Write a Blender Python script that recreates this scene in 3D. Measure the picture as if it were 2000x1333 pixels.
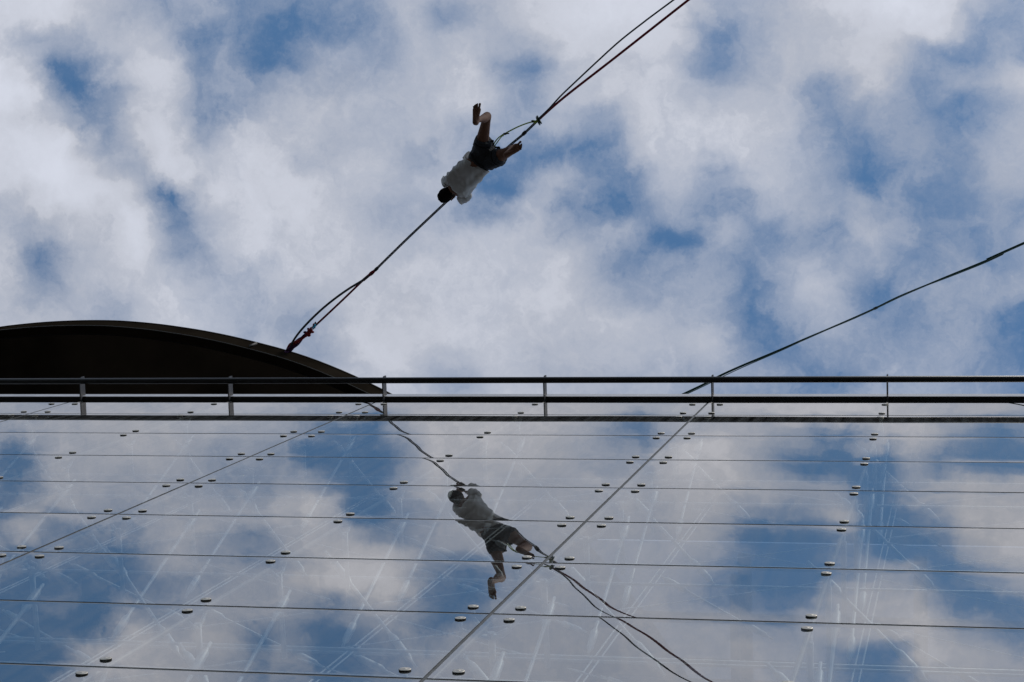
import bpy, bmesh, math, random
import numpy as np
from mathutils import Vector, Matrix, noise

for o in list(bpy.data.objects): bpy.data.objects.remove(o, do_unlink=True)
scene = bpy.context.scene
col = scene.collection
R = math.radians
random.seed(7)

# ------------------------------------------------------------------ camera
# origin = the camera, x along the facade, y towards the facade, z up
F = 3706.37
def rot(w):
    w = np.array(w); th = np.linalg.norm(w); k = w/th
    K = np.array([[0,-k[2],k[1]],[k[2],0,-k[0]],[-k[1],k[0],0]])
    return np.eye(3)+np.sin(th)*K+(1-np.cos(th))*K@K
RM = rot([0.10027065, 0.24006316, -0.01925002])
cd = bpy.data.cameras.new('camera'); cam = bpy.data.objects.new('camera', cd); col.objects.link(cam)
m = Matrix.Identity(4)
for i in range(3):
    m[i][0] = RM[0][i]; m[i][1] = -RM[1][i]; m[i][2] = -RM[2][i]
cam.matrix_world = m
cd.sensor_width = 36; cd.lens = 36*F/2000; cd.clip_start = 0.1; cd.clip_end = 6000
scene.camera = cam
def ray(x, y):
    v = RM.T@np.array([(x-1000)/F, (y-666.5)/F, 1.0]); return v/v[2]
def at(x, y, z):
    v = ray(x, y)*z; return Vector((v[0], v[1], v[2]))
def pix(u, v):
    c = RM@np.array([u, v, 1.0]); return 1000+F*c[0]/c[2], 666.5+F*c[1]/c[2]

# ------------------------------------------------------------------ light and exposure
scene.view_settings.view_transform = 'Standard'
scene.view_settings.look = 'None'
scene.view_settings.exposure = 0.0
scene.view_settings.gamma = 1.0
SUN_EL, SUN_AZ = 50.0, 138.0            # azimuth clockwise from +y
sd = bpy.data.lights.new('sun', 'SUN'); sun = bpy.data.objects.new('sun', sd); col.objects.link(sun)
sd.energy = 1.5; sd.angle = R(12); sd.color = (1.0, 0.95, 0.88)
dv = Vector((math.sin(R(SUN_AZ))*math.cos(R(SUN_EL)), math.cos(R(SUN_AZ))*math.cos(R(SUN_EL)), math.sin(R(SUN_EL))))
sun.rotation_euler = (-dv).to_track_quat('-Z', 'Y').to_euler()

# ------------------------------------------------------------------ world: sky with a broken cloud layer
# cloud cover read off by eye, 0 = clear blue ... 8 = white cloud, at heights over the picture / over the mirror
SKY = [
 (0,  [(0,8),(60,8.5),(100,9),(150,8),(200,6.5),(250,5.5),(285,3.6),(320,4.2),(350,3.4),(400,4.6),(450,2.6),(500,3.2),(550,2.6),(600,2.6),(650,2.4),(700,2.6),(750,4.6),(800,6),(900,6),(950,5.4),(1000,6.8),(1100,8.4),(1200,9.3),(1300,8.2),(1350,7),(1400,5),(1450,4.6),(1500,6),(1600,7.6),(1700,9),(1800,9.3),(1850,7.5),(1900,6.5),(1950,4),(2000,3)]),
 (38, [(0,7.6),(100,8.4),(150,7.5),(200,6),(300,4.6),(350,1.8),(400,4),(450,1.8),(500,2.6),(550,1),(600,1.4),(650,1.2),(700,2.4),(750,3.8),(800,6),(900,3.2),(950,5.6),(1000,6.6),(1100,8.4),(1200,9),(1300,8),(1400,3.6),(1450,4),(1500,5.8),(1550,5.2),(1600,6.6),(1700,8.2),(1800,8.4),(1900,5.4),(1930,3.4),(1970,3),(2000,4.6)]),
 (75, [(0,7),(50,6),(100,5),(150,5.4),(200,6),(250,7),(300,7),(350,6.6),(370,2.6),(400,.8),(430,3),(450,3),(500,2.6),(530,1.4),(570,.3),(620,2.6),(700,3.4),(760,3.4),(800,6),(900,5.8),(1000,6.2),(1100,7.8),(1200,8),(1300,7.4),(1360,5),(1400,1.4),(1450,3),(1500,6),(1600,7),(1700,7),(1800,7),(1850,5),(1900,4.4),(1950,4),(1990,1.8),(2000,2)]),
 (112,[(0,8),(50,7),(90,3),(110,1.4),(140,3.6),(200,4.6),(250,7),(300,7.2),(350,7),(380,3),(400,3),(450,3.6),(500,1.8),(530,1),(570,1.6),(600,4),(650,5),(750,3.8),(800,6),(900,6.6),(1000,5),(1025,2.8),(1060,5),(1150,7.4),(1300,7.2),(1370,3.4),(1400,.8),(1450,3.2),(1500,6.4),(1600,6.6),(1700,7.2),(1790,4.6),(1830,1.8),(1870,3),(1900,3.6),(1950,4),(2000,4.6)]),
 (150,[(0,9),(50,8),(85,5),(105,1.6),(135,.4),(170,2.6),(200,3.8),(250,6),(300,7),(350,6.8),(375,4),(420,3.2),(470,3.6),(500,3),(560,4.4),(620,5.4),(700,4.6),(750,5),(800,6),(900,7),(1000,5.2),(1020,2.6),(1060,5.4),(1150,6.8),(1300,7.2),(1380,5),(1420,4.6),(1500,6),(1550,5.4),(1600,4.2),(1650,4.2),(1700,6.8),(1750,6),(1780,3),(1815,.6),(1850,3.6),(1900,5.4),(1950,6),(2000,7.2)]),
 (188,[(0,9),(60,8.2),(110,4),(150,1.2),(175,1),(210,3.2),(260,6),(320,7),(370,5.6),(400,3),(450,4),(475,2.4),(520,3.4),(600,5.8),(700,5.6),(800,5.8),(900,7),(980,6),(1015,3),(1060,5.4),(1150,6.8),(1300,7.4),(1400,5.6),(1500,6.6),(1550,5.4),(1600,3.8),(1660,2.4),(1700,6.4),(1760,5.2),(1800,2.4),(1850,3.6),(1900,4),(1950,5.4),(2000,7.2)]),
 (225,[(0,8),(70,7),(110,5),(150,4),(190,3),(230,5.6),(300,7.4),(350,6.4),(400,3.6),(430,4.4),(475,3),(520,5),(600,6.6),(700,6.2),(800,6.2),(850,6.8),(900,5.4),(1000,4.2),(1050,5.4),(1100,5.6),(1150,3.6),(1200,6.8),(1300,7.4),(1400,6.8),(1500,7),(1560,5),(1600,4),(1660,1.8),(1700,4),(1750,5),(1800,2.8),(1850,2),(1900,1.8),(1950,4.6),(2000,6.4)]),
 (262,[(0,8.2),(100,9),(170,7.6),(205,3),(240,6.6),(300,7.6),(350,7.4),(400,4.8),(450,6),(500,6),(600,6.2),(640,5),(700,6.6),(760,5.6),(800,5.8),(900,4.6),(980,3),(1050,4),(1100,4.8),(1150,1.8),(1200,6),(1300,7.2),(1400,7),(1500,6.8),(1600,3.4),(1660,2.4),(1700,2.2),(1760,4),(1830,2.6),(1870,3),(1900,3),(1940,5),(2000,6)]),
 (300,[(0,8.6),(100,10),(160,9),(205,6),(220,3.4),(250,7),(300,7.4),(350,7.8),(400,5),(450,7),(500,7.2),(560,6.6),(600,5),(660,6.8),(750,6.6),(790,4.6),(850,5.6),(900,4.6),(960,3),(1000,2),(1050,1.8),(1080,1),(1120,3),(1160,1.2),(1200,4.8),(1300,7),(1400,6.8),(1500,6.6),(1600,4),(1660,1.2),(1700,2.4),(1780,4),(1840,2),(1900,4.6),(1960,6),(2000,6)]),
 (338,[(0,8),(100,10.5),(150,10),(200,7.4),(240,4),(270,4.6),(300,5.6),(350,8),(420,7),(500,7.4),(600,6.8),(700,6.6),(800,6),(900,5),(960,1),(1000,.6),(1030,1),(1060,4.6),(1120,5),(1160,2.4),(1200,2.4),(1250,3.4),(1300,6.4),(1400,5.6),(1500,6.6),(1600,4.4),(1690,.6),(1740,2),(1800,3),(1850,1.6),(1900,5),(2000,5.6)]),
 (375,[(0,6.4),(60,8),(120,10),(180,9),(250,7.4),(300,3.6),(330,1.4),(360,5.4),(420,7.2),(500,7.6),(600,8),(700,6.4),(800,5.8),(900,4.8),(960,1),(985,1),(1020,5),(1100,4.6),(1150,4),(1190,.8),(1230,2),(1300,5.8),(1350,5.6),(1400,1.6),(1440,2.4),(1500,6),(1600,3.8),(1700,2.6),(1770,1.8),(1810,3),(1845,.6),(1900,4),(2000,3)]),
 (412,[(0,6),(60,7.6),(130,9.4),(200,8.4),(280,8),(320,5),(345,1.4),(380,4.6),(420,7),(500,7.4),(600,8),(700,6.4),(780,4.4),(850,5.4),(900,4),(960,2.6),(1020,5.6),(1100,4),(1180,1.6),(1240,2.4),(1300,3.2),(1360,6),(1400,3.2),(1430,1.2),(1500,5.4),(1550,5.4),(1600,4),(1680,5),(1740,4.4),(1800,1.8),(1850,1.4),(1900,4),(1950,3),(2000,3.6)]),
 (450,[(0,5.4),(50,4.8),(80,3.6),(130,5.4),(200,6.4),(260,8),(310,8),(350,2),(380,1.6),(420,5.6),(480,7.6),(600,8),(700,6.8),(790,4.8),(850,5.8),(950,6),(1050,6.4),(1110,4),(1160,3.6),(1200,4.4),(1260,3.4),(1300,1.6),(1330,.2),(1360,2.6),(1390,4.8),(1430,.8),(1470,2),(1500,3.4),(1560,3.6),(1600,4.4),(1640,3.4),(1700,5.2),(1760,4),(1820,1.2),(1880,3),(1920,2),(2000,4)]),
 (488,[(0,6),(40,5.4),(75,2.8),(110,3.6),(160,6),(230,7.4),(280,8),(330,5),(370,2),(410,5),(470,7),(560,7),(640,7.6),(740,6.8),(850,6.4),(950,7),(1060,6.8),(1110,5.4),(1160,5.6),(1230,4),(1280,3),(1330,.6),(1350,1.4),(1400,4),(1440,2),(1470,2.6),(1500,2.8),(1560,4),(1610,5.6),(1650,2.4),(1700,4.8),(1760,2.6),(1790,1),(1840,3.4),(1900,3),(1930,1.6),(2000,4)]),
 (525,[(0,6.4),(40,6),(75,2.8),(110,5),(180,6.4),(260,7.4),(310,6),(350,6),(400,5),(430,4.8),(500,6),(600,7.4),(720,7),(850,7),(1000,7),(1100,7),(1150,6),(1190,3.6),(1250,2.6),(1300,4),(1380,4.2),(1440,1.2),(1470,1.8),(1510,4),(1560,5.4),(1610,6),(1650,3.2),(1700,3.8),(1750,1.4),(1800,3),(1850,3.6),(1900,3.6),(1950,2.6),(2000,2.8)]),
 (562,[(0,6.4),(50,5),(70,3),(110,4.4),(170,6),(230,5.6),(300,7),(370,6.6),(430,4.4),(500,5.8),(560,5.6),(640,7),(750,7.4),(900,7),(1050,7.4),(1120,7.2),(1200,4.4),(1260,3.6),(1320,4),(1400,4),(1450,1.6),(1500,1.6),(1530,4.8),(1620,6),(1680,2.6),(1710,1.2),(1760,2.8),(1830,3),(1900,3.6),(2000,4)]),
 (600,[(0,6.4),(60,4.8),(110,5.6),(200,6.4),(235,3.6),(280,6.8),(350,7),(430,6),(480,4.8),(540,5),(590,4.6),(650,7),(760,7.6),(850,7),(950,7.4),(1100,7.4),(1200,7),(1300,5.6),(1370,3.6),(1420,4.6),(1480,2),(1500,1.6),(1540,3.4),(1620,4.6),(1680,1.6),(1740,1),(1800,1.8),(1860,4),(1920,3),(1970,1.2),(2000,2.6)]),
 (638,[(0,6.4),(100,6),(200,6),(235,4),(280,6.6),(400,6.6),(450,4.6),(520,5),(570,4.4),(620,4),(680,7),(770,8),(850,7.6),(950,7),(1100,7),(1200,7),(1300,6.4),(1370,4.4),(1430,5),(1485,1.2),(1520,1.8),(1600,4.4),(1680,4.4),(1730,1.8),(1800,3.4),(1880,2.8),(1950,2.4),(1990,.6)]),
 (675,[(0,6),(400,6),(500,4.6),(560,5.4),(610,3.4),(650,4.6),(700,7),(780,8.4),(850,6.8),(1000,7.2),(1050,6),(1100,6.6),(1200,6.6),(1300,6.4),(1400,5.8),(1450,4.4),(1490,1.2),(1530,2),(1600,3.2),(1680,3),(1760,3),(1830,4.6),(1900,3),(1930,2.4),(1980,1)]),
 (712,[(0,6),(500,6),(640,6),(700,6.6),(780,7.4),(840,5),(880,3.8),(950,5.4),(1000,6.8),(1050,5.4),(1100,6.4),(1200,6.2),(1300,5.6),(1400,5),(1480,3.4),(1530,2.4),(1600,2),(1660,1.6),(1720,3.4),(1800,4.6),(1900,3.4),(1960,1.4),(2000,2)]),
 (770,[(0,6),(700,6),(800,6.6),(880,5),(950,6.2),(1100,6),(1200,5.4),(1300,5),(1400,4),(1500,3),(1570,2.6),(1620,.6),(1670,3.2),(1760,4.4),(1850,4),(1930,3.4),(2000,.8)]),
]
GLS = [
 (787,[(0,5),(100,4.6),(200,6),(300,5),(400,6),(500,6),(600,5),(700,4),(800,5.4),(900,7),(1000,7),(1100,7),(1200,6),(1300,5),(1400,7),(1500,8),(1600,8),(1700,8),(1800,6),(1900,6.6),(2000,6)]),
 (825,[(0,4),(100,5.4),(200,6),(300,6.4),(400,6),(500,5.4),(600,4),(680,3),(760,3.6),(830,6.6),(900,7.4),(1000,7),(1100,6.4),(1200,4),(1290,3.4),(1350,5.4),(1430,6),(1500,6.4),(1560,5),(1650,4),(1720,6.6),(1800,7),(1880,6),(1940,4),(2000,5)]),
 (862,[(0,3),(60,4.6),(140,6),(300,6),(450,5),(560,3.6),(620,1.6),(700,.2),(750,1),(790,5.4),(850,7),(950,7.4),(1050,6.6),(1150,5),(1210,2.6),(1270,2.4),(1340,5.4),(1420,6.6),(1500,5.4),(1580,1.6),(1680,1.8),(1720,5),(1800,6.6),(1860,4),(1900,1.4),(1960,1),(2000,2.4)]),
 (895,[(0,3),(40,1.6),(90,5),(200,6),(320,6),(420,4.4),(500,4),(570,2.6),(620,1.2),(700,.2),(760,.8),(800,4.6),(850,7),(950,7),(1050,6.4),(1150,5.4),(1250,4.6),(1330,6.6),(1440,7),(1500,3.6),(1560,.8),(1620,2.4),(1700,1),(1760,4),(1820,4.6),(1880,1.8),(1950,1),(2000,1)]),
 (930,[(0,3),(30,1.2),(80,4.8),(200,5.4),(300,5.2),(400,4),(480,3),(560,2.4),(620,1),(700,.6),(740,1.2),(790,5),(850,7),(950,6.4),(1020,5),(1100,5.4),(1200,6),(1300,7),(1430,7),(1490,4.4),(1560,1.2),(1640,1.4),(1720,1.4),(1800,3),(1870,4.4),(1920,2),(2000,1)]),
 (965,[(0,2),(40,1.6),(100,5),(180,5.4),(240,3.6),(320,5),(420,5.4),(500,5.2),(570,6.4),(630,7),(680,2),(730,.6),(780,4),(840,5.4),(950,6),(1100,6),(1250,6),(1400,6.6),(1500,6),(1580,5.6),(1640,4.4),(1700,.8),(1740,.4),(1790,4.6),(1850,6.6),(1920,7),(2000,6.4)]),
 (1000,[(0,2.4),(60,4),(130,5.4),(200,4),(280,4.6),(400,5.4),(500,5.4),(600,6.4),(660,5.4),(700,1.4),(740,1.4),(800,3.4),(880,5),(1000,5.6),(1100,6),(1250,6),(1380,5.8),(1450,5),(1510,3.4),(1570,4.4),(1620,6.4),(1670,3.4),(1710,.4),(1750,.8),(1810,5),(1900,7),(2000,7)]),
 (1035,[(0,3.4),(60,4.6),(120,3),(200,3),(260,4),(320,5.4),(420,4.6),(480,2.6),(540,5.4),(620,6.6),(690,5),(720,2),(760,2.6),(820,4),(950,5),(1080,6),(1200,6),(1330,6),(1410,4.4),(1470,2.4),(1520,1),(1570,1),(1610,4),(1660,3),(1710,.6),(1770,.2),(1820,.8),(1870,6),(1950,7),(2000,7)]),
 (1070,[(0,3.4),(60,2.6),(130,3.4),(200,2),(240,1),(290,4.4),(380,5),(450,4),(520,2.8),(580,5.6),(640,5.4),(700,6.4),(750,3.4),(800,3.6),(900,4.6),(1000,5),(1100,6),(1250,6),(1350,5.4),(1420,3.6),(1480,1.4),(1540,.4),(1600,2.4),(1660,2.6),(1720,1.2),(1790,.2),(1850,.4),(1885,5.6),(1950,7),(2000,6.6)]),
 (1105,[(0,2.4),(60,1.2),(120,2.4),(170,3),(210,1.6),(260,3.6),(330,3.8),(420,4),(500,4),(570,5.4),(640,7.4),(700,8),(780,7),(830,4),(870,1.8),(930,2.4),(1000,4),(1100,6),(1250,6),(1350,5),(1420,3),(1480,1.4),(1560,.8),(1610,2.4),(1680,2.4),(1740,3.6),(1800,1.6),(1860,.4),(1900,2.4),(1950,5.8),(2000,6)]),
 (1140,[(0,2),(60,.8),(120,1),(160,2.6),(200,.8),(250,2),(320,3.4),(420,4),(520,4.6),(600,7),(680,9.4),(750,9),(800,6.4),(850,2),(900,1),(950,2),(1000,4),(1100,6),(1280,6),(1350,4.4),(1400,2.4),(1480,1.6),(1540,1),(1590,3),(1650,3.4),(1700,5.4),(1770,5.4),(1830,2.6),(1890,.4),(1940,1.2),(2000,5)]),
 (1175,[(0,1.6),(60,1),(130,2.4),(190,.6),(230,2.6),(300,3.6),(400,4.6),(500,5),(560,5),(600,4),(680,6.4),(730,7),(780,6),(830,3),(900,1.6),(960,3),(1050,5.6),(1200,6),(1330,5.4),(1410,3.4),(1480,3),(1560,3),(1640,5),(1720,6.4),(1800,5),(1860,2.4),(1910,.6),(1970,1),(2000,2.6)]),
 (1210,[(0,1.6),(60,2.6),(100,.6),(150,.8),(200,.4),(240,4),(300,3),(370,5),(430,5.4),(500,3.6),(560,4.6),(620,1.8),(680,2.8),(750,4),(820,2),(900,2),(980,4.6),(1100,5.6),(1250,6),(1380,5.4),(1450,5),(1510,2.8),(1570,5),(1650,6.4),(1740,7.6),(1800,6.6),(1850,4),(1900,2.4),(1960,1),(2000,1)]),
 (1245,[(0,1),(50,1.4),(110,.6),(160,3.4),(200,2.6),(250,6),(320,5),(380,6),(440,5.6),(490,1.4),(540,4),(590,3),(640,.8),(700,2.6),(780,3.4),(850,3),(930,4.6),(1050,5.6),(1200,6),(1400,6),(1480,5.4),(1540,4.4),(1620,6),(1690,2),(1750,8),(1820,7),(1880,5.4),(1940,4),(2000,3)]),
 (1285,[(0,1),(60,.8),(110,2),(160,5),(220,7),(300,6),(380,6),(440,4.6),(480,1.6),(530,3.4),(590,3.8),(640,1),(700,2.4),(800,3.4),(900,4.6),(1000,5.6),(1150,5.4),(1300,6),(1500,6),(1600,5),(1670,1.8),(1710,.8),(1760,6.6),(1850,7),(1930,6),(2000,5)]),
 (1333,[(0,.6),(80,2),(150,4.6),(220,6),(320,6.4),(420,6),(480,3),(550,3.4),(640,2.4),(750,3),(850,4.4),(1000,6),(1150,5.4),(1300,6),(1500,6),(1600,4.4),(1700,1),(1760,3.4),(1830,6),(1930,6),(2000,5)]),
]
def table(T, x, y):
    ys = [r[0] for r in T]; y = min(max(y, ys[0]), ys[-1]); x = min(max(x, 0), 2000)
    for i in range(len(T)-1):
        if y <= ys[i+1]:
            t = (y-ys[i])/(ys[i+1]-ys[i])
            a = np.interp(x, *zip(*T[i][1])); b = np.interp(x, *zip(*T[i+1][1]))
            return a*(1-t)+b*t
    return 5
U0, DU, NU = -0.585, 0.0205, 31
V0_, DV, NV = -0.315, 0.0150, 31
def cover(u, v):
    if v > -0.116:
        x, y = pix(u, v); return table(SKY, x, y)
    x, y = pix(u, -v); return float(np.interp(table(GLS, x, y), [0, 2, 4, 6, 8, 10], [-.9, 1.2, 4.1, 6.0, 7.3, 8.6]))

world = bpy.data.worlds.new("World"); scene.world = world; world.use_nodes = True
nt = world.node_tree; N = nt.nodes; L = nt.links; N.clear()
def mth(op, a, b=None, c=None, clamp=False):
    n = N.new('ShaderNodeMath'); n.operation = op; n.use_clamp = clamp
    for i, q in enumerate((a, b, c)):
        if q is None: continue
        if isinstance(q, (int, float)): n.inputs[i].default_value = q
        else: L.new(q, n.inputs[i])
    return n.outputs[0]
tc = N.new('ShaderNodeTexCoord'); sx = N.new('ShaderNodeSeparateXYZ'); L.new(tc.outputs['Generated'], sx.inputs[0])
zz = mth('MAXIMUM', sx.outputs[2], 0.06)
u0 = mth('DIVIDE', sx.outputs[0], zz); v0 = mth('DIVIDE', sx.outputs[1], zz)
uv = N.new('ShaderNodeCombineXYZ'); L.new(u0, uv.inputs[0]); L.new(v0, uv.inputs[1])
def nz(scale, detail, rough, seed, vec=None):
    n = N.new('ShaderNodeTexNoise'); n.noise_dimensions = '3D'
    n.inputs['Scale'].default_value = scale; n.inputs['Detail'].default_value = detail; n.inputs['Roughness'].default_value = rough
    a = N.new('ShaderNodeVectorMath'); a.operation = 'ADD'; L.new(vec or uv.outputs[0], a.inputs[0]); a.inputs[1].default_value = (seed, seed*1.7, seed*.3)
    L.new(a.outputs[0], n.inputs['Vector']); return n
w1 = nz(26, 5, .62, 3.1); sw = N.new('ShaderNodeSeparateColor'); L.new(w1.outputs['Color'], sw.inputs[0])
uw = mth('ADD', u0, mth('MULTIPLY', mth('SUBTRACT', sw.outputs[0], .5), .034))
vw = mth('ADD', v0, mth('MULTIPLY', mth('SUBTRACT', sw.outputs[1], .5), .034))
tu = mth('DIVIDE', mth('SUBTRACT', uw, U0), DU*(NU-1), clamp=True)
tv = mth('DIVIDE', mth('SUBTRACT', vw, V0_), DV)
tv = mth('MINIMUM', mth('MAXIMUM', tv, 0.0), NV-1.001)
acc = None
for k in range(NV):
    rp = N.new('ShaderNodeValToRGB'); cr = rp.color_ramp; cr.interpolation = 'CARDINAL'
    vals = []
    for i in range(NU):
        u_, v_ = U0+DU*i, V0_+DV*k; c0 = cover(u_, v_)
        av = (cover(u_-DU, v_)+cover(u_+DU, v_)+cover(u_, v_-DV)+cover(u_, v_+DV))/4
        vals.append(min(1, max(0, (c0+.40*(c0-av))/12.0)))
    cr.elements[0].position = 0; cr.elements[0].color = (vals[0],)*3+(1,)
    cr.elements[1].position = 1; cr.elements[1].color = (vals[-1],)*3+(1,)
    for i in range(1, NU-1):
        e = cr.elements.new(i/(NU-1)); e.color = (vals[i],)*3+(1,)
    L.new(tu, rp.inputs[0])
    w = mth('SUBTRACT', 1.0, mth('ABSOLUTE', mth('SUBTRACT', tv, float(k))), clamp=True)
    w = mth('MULTIPLY', mth('MULTIPLY', w, w), mth('SUBTRACT', 3.0, mth('MULTIPLY', w, 2.0)))
    term = mth('MULTIPLY', w, rp.outputs[0])
    acc = term if acc is None else mth('ADD', acc, term)
cov = mth('MULTIPLY_ADD', acc, 12.0/8.0*1.16, -.095)
# away from the observed patch the layer is a free broken deck
far = nz(3.0, 5, .55, 9.0)
inside = mth('MULTIPLY', mth('SUBTRACT', 1.0, mth('MULTIPLY', mth('SUBTRACT', mth('ABSOLUTE', mth('ADD', u0, .277)), .31), 12.0, clamp=True)),
                         mth('SUBTRACT', 1.0, mth('MULTIPLY', mth('SUBTRACT', mth('ABSOLUTE', mth('ADD', v0, .09)), .235), 12.0, clamp=True)))
gen = mth('MULTIPLY_ADD', mth('SUBTRACT', far.outputs[0], .5), 2.6, .66)
mx = N.new('ShaderNodeMix'); mx.data_type = 'FLOAT'; L.new(inside, mx.inputs[0]); L.new(gen, mx.inputs[2]); L.new(cov, mx.inputs[3])
# wisps: stretched and fine noise
wv = N.new('ShaderNodeVectorMath'); wv.operation = 'MULTIPLY_ADD'; L.new(w1.outputs['Color'], wv.inputs[0]); wv.inputs[1].default_value = (.10, .10, 0); L.new(uv.outputs[0], wv.inputs[2])
strv = N.new('ShaderNodeVectorMath'); strv.operation = 'MULTIPLY'; L.new(wv.outputs[0], strv.inputs[0]); strv.inputs[1].default_value = (1.05, 0.75, 1)
f1 = nz(24, 9, .60, 1.3, strv.outputs[0]); f2 = nz(62, 8, .64, 5.7, strv.outputs[0])
f1.inputs['Distortion'].default_value = .35
f3 = nz(150, 5, .6, 8.9)
det = mth('ADD', mth('MULTIPLY', mth('SUBTRACT', f1.outputs[0], .5), .70), mth('MULTIPLY', mth('SUBTRACT', f2.outputs[0], .5), .52))
det = mth('ADD', det, mth('MULTIPLY', mth('SUBTRACT', f3.outputs[0], .5), .26))
det = mth('MULTIPLY', det, mth('SUBTRACT', 1.25, mth('MULTIPLY', mx.outputs[0], .65), clamp=True))
d = mth('ADD', mx.outputs[0], det)
d = mth('MULTIPLY', mth('ADD', d, mth('SQRT', mth('ADD', mth('MULTIPLY', d, d), .014))), .5)     # thin veil everywhere
lit = mth('MULTIPLY_ADD', mth('MAXIMUM', mth('SUBTRACT', d, .90), 0.0), .55, 1.0)                     # thick cloud is brighter
sky = N.new('ShaderNodeTexSky'); sky.sky_type = 'NISHITA'; sky.sun_disc = False
sky.sun_elevation = R(SUN_EL); sky.sun_rotation = R(SUN_AZ); sky.altitude = 300; sky.air_density = 1.0; sky.dust_density = .3; sky.ozone_density = 1.5
BG = 0.07
cm = N.new('ShaderNodeMix'); cm.data_type = 'RGBA'; cm.clamp_factor = False
L.new(mth('MINIMUM', d, 1.0), cm.inputs[0])
cv = nz(9, 5, .55, 21.0, strv.outputs[0]); cvm = mth('MULTIPLY', lit, mth('MULTIPLY_ADD', cv.outputs[0], .36, .84))
cc_ = N.new('ShaderNodeVectorMath'); cc_.operation = 'SCALE'; cc_.inputs[0].default_value = (.515/BG, .540/BG, .615/BG); L.new(cvm, cc_.inputs[3]); L.new(cc_.outputs[0], cm.inputs[7]); tint = N.new('ShaderNodeVectorMath'); tint.operation = 'MULTIPLY'; L.new(sky.outputs[0], tint.inputs[0]); tint.inputs[1].default_value = (1.10, 1.68, 1.86)
L.new(tint.outputs[0], cm.inputs[6]); cm.inputs[7].default_value = (.505/BG, .530/BG, .615/BG, 1)
bg = N.new('ShaderNodeBackground'); L.new(cm.outputs[2], bg.inputs[0]); bg.inputs[1].default_value = BG
wo = N.new('ShaderNodeOutputWorld'); L.new(bg.outputs[0], wo.inputs[0])
world.cycles.sampling_method = 'MANUAL'; world.cycles.sample_map_resolution = 512

# ------------------------------------------------------------------ materials
def mat(name, c, rough=.6, metal=0.0, nscale=None, namt=.15, bump=0.0, spec=.5):
    mt = bpy.data.materials.new(name); mt.use_nodes = True; t = mt.node_tree
    b = t.nodes['Principled BSDF']; b.inputs['Base Color'].default_value = (*c, 1)
    b.inputs['Roughness'].default_value = rough; b.inputs['Metallic'].default_value = metal
    b.inputs['Specular IOR Level'].default_value = spec
    if nscale:
        tx = t.nodes.new('ShaderNodeTexCoord'); n = t.nodes.new('ShaderNodeTexNoise'); n.inputs['Scale'].default_value = nscale; n.inputs['Detail'].default_value = 6
        t.links.new(tx.outputs['Object'], n.inputs['Vector'])
        r = t.nodes.new('ShaderNodeValToRGB')
        r.color_ramp.elements[0].position = .3; r.color_ramp.elements[1].position = .7
        r.color_ramp.elements[0].color = tuple(max(0, x*(1-namt)) for x in c)+(1,)
        r.color_ramp.elements[1].color = tuple(min(1, x*(1+namt)) for x in c)+(1,)
        t.links.new(n.outputs['Fac'], r.inputs[0]); t.links.new(r.outputs[0], b.inputs['Base Color'])
        if bump:
            bp = t.nodes.new('ShaderNodeBump'); bp.inputs['Strength'].default_value = 1; bp.inputs['Distance'].default_value = bump
            t.links.new(n.outputs['Fac'], bp.inputs['Height']); t.links.new(bp.outputs[0], b.inputs['Normal'])
    return mt
def weave(name, c1, c2, scale, rough=.9):
    mt = mat(name, c1, rough); t = mt.node_tree; b = t.nodes['Principled BSDF']
    tx = t.nodes.new('ShaderNodeTexCoord'); w = t.nodes.new('ShaderNodeTexNoise'); w.inputs['Scale'].default_value = scale; w.inputs['Detail'].default_value = 3
    r = t.nodes.new('ShaderNodeValToRGB'); r.color_ramp.elements[0].position = .45; r.color_ramp.elements[1].position = .55
    r.color_ramp.elements[0].color = (*c1, 1); r.color_ramp.elements[1].color = (*c2, 1)
    t.links.new(tx.outputs['Object'], w.inputs['Vector']); t.links.new(w.outputs['Fac'], r.inputs[0]); t.links.new(r.outputs[0], b.inputs['Base Color'])
    return mt
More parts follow.
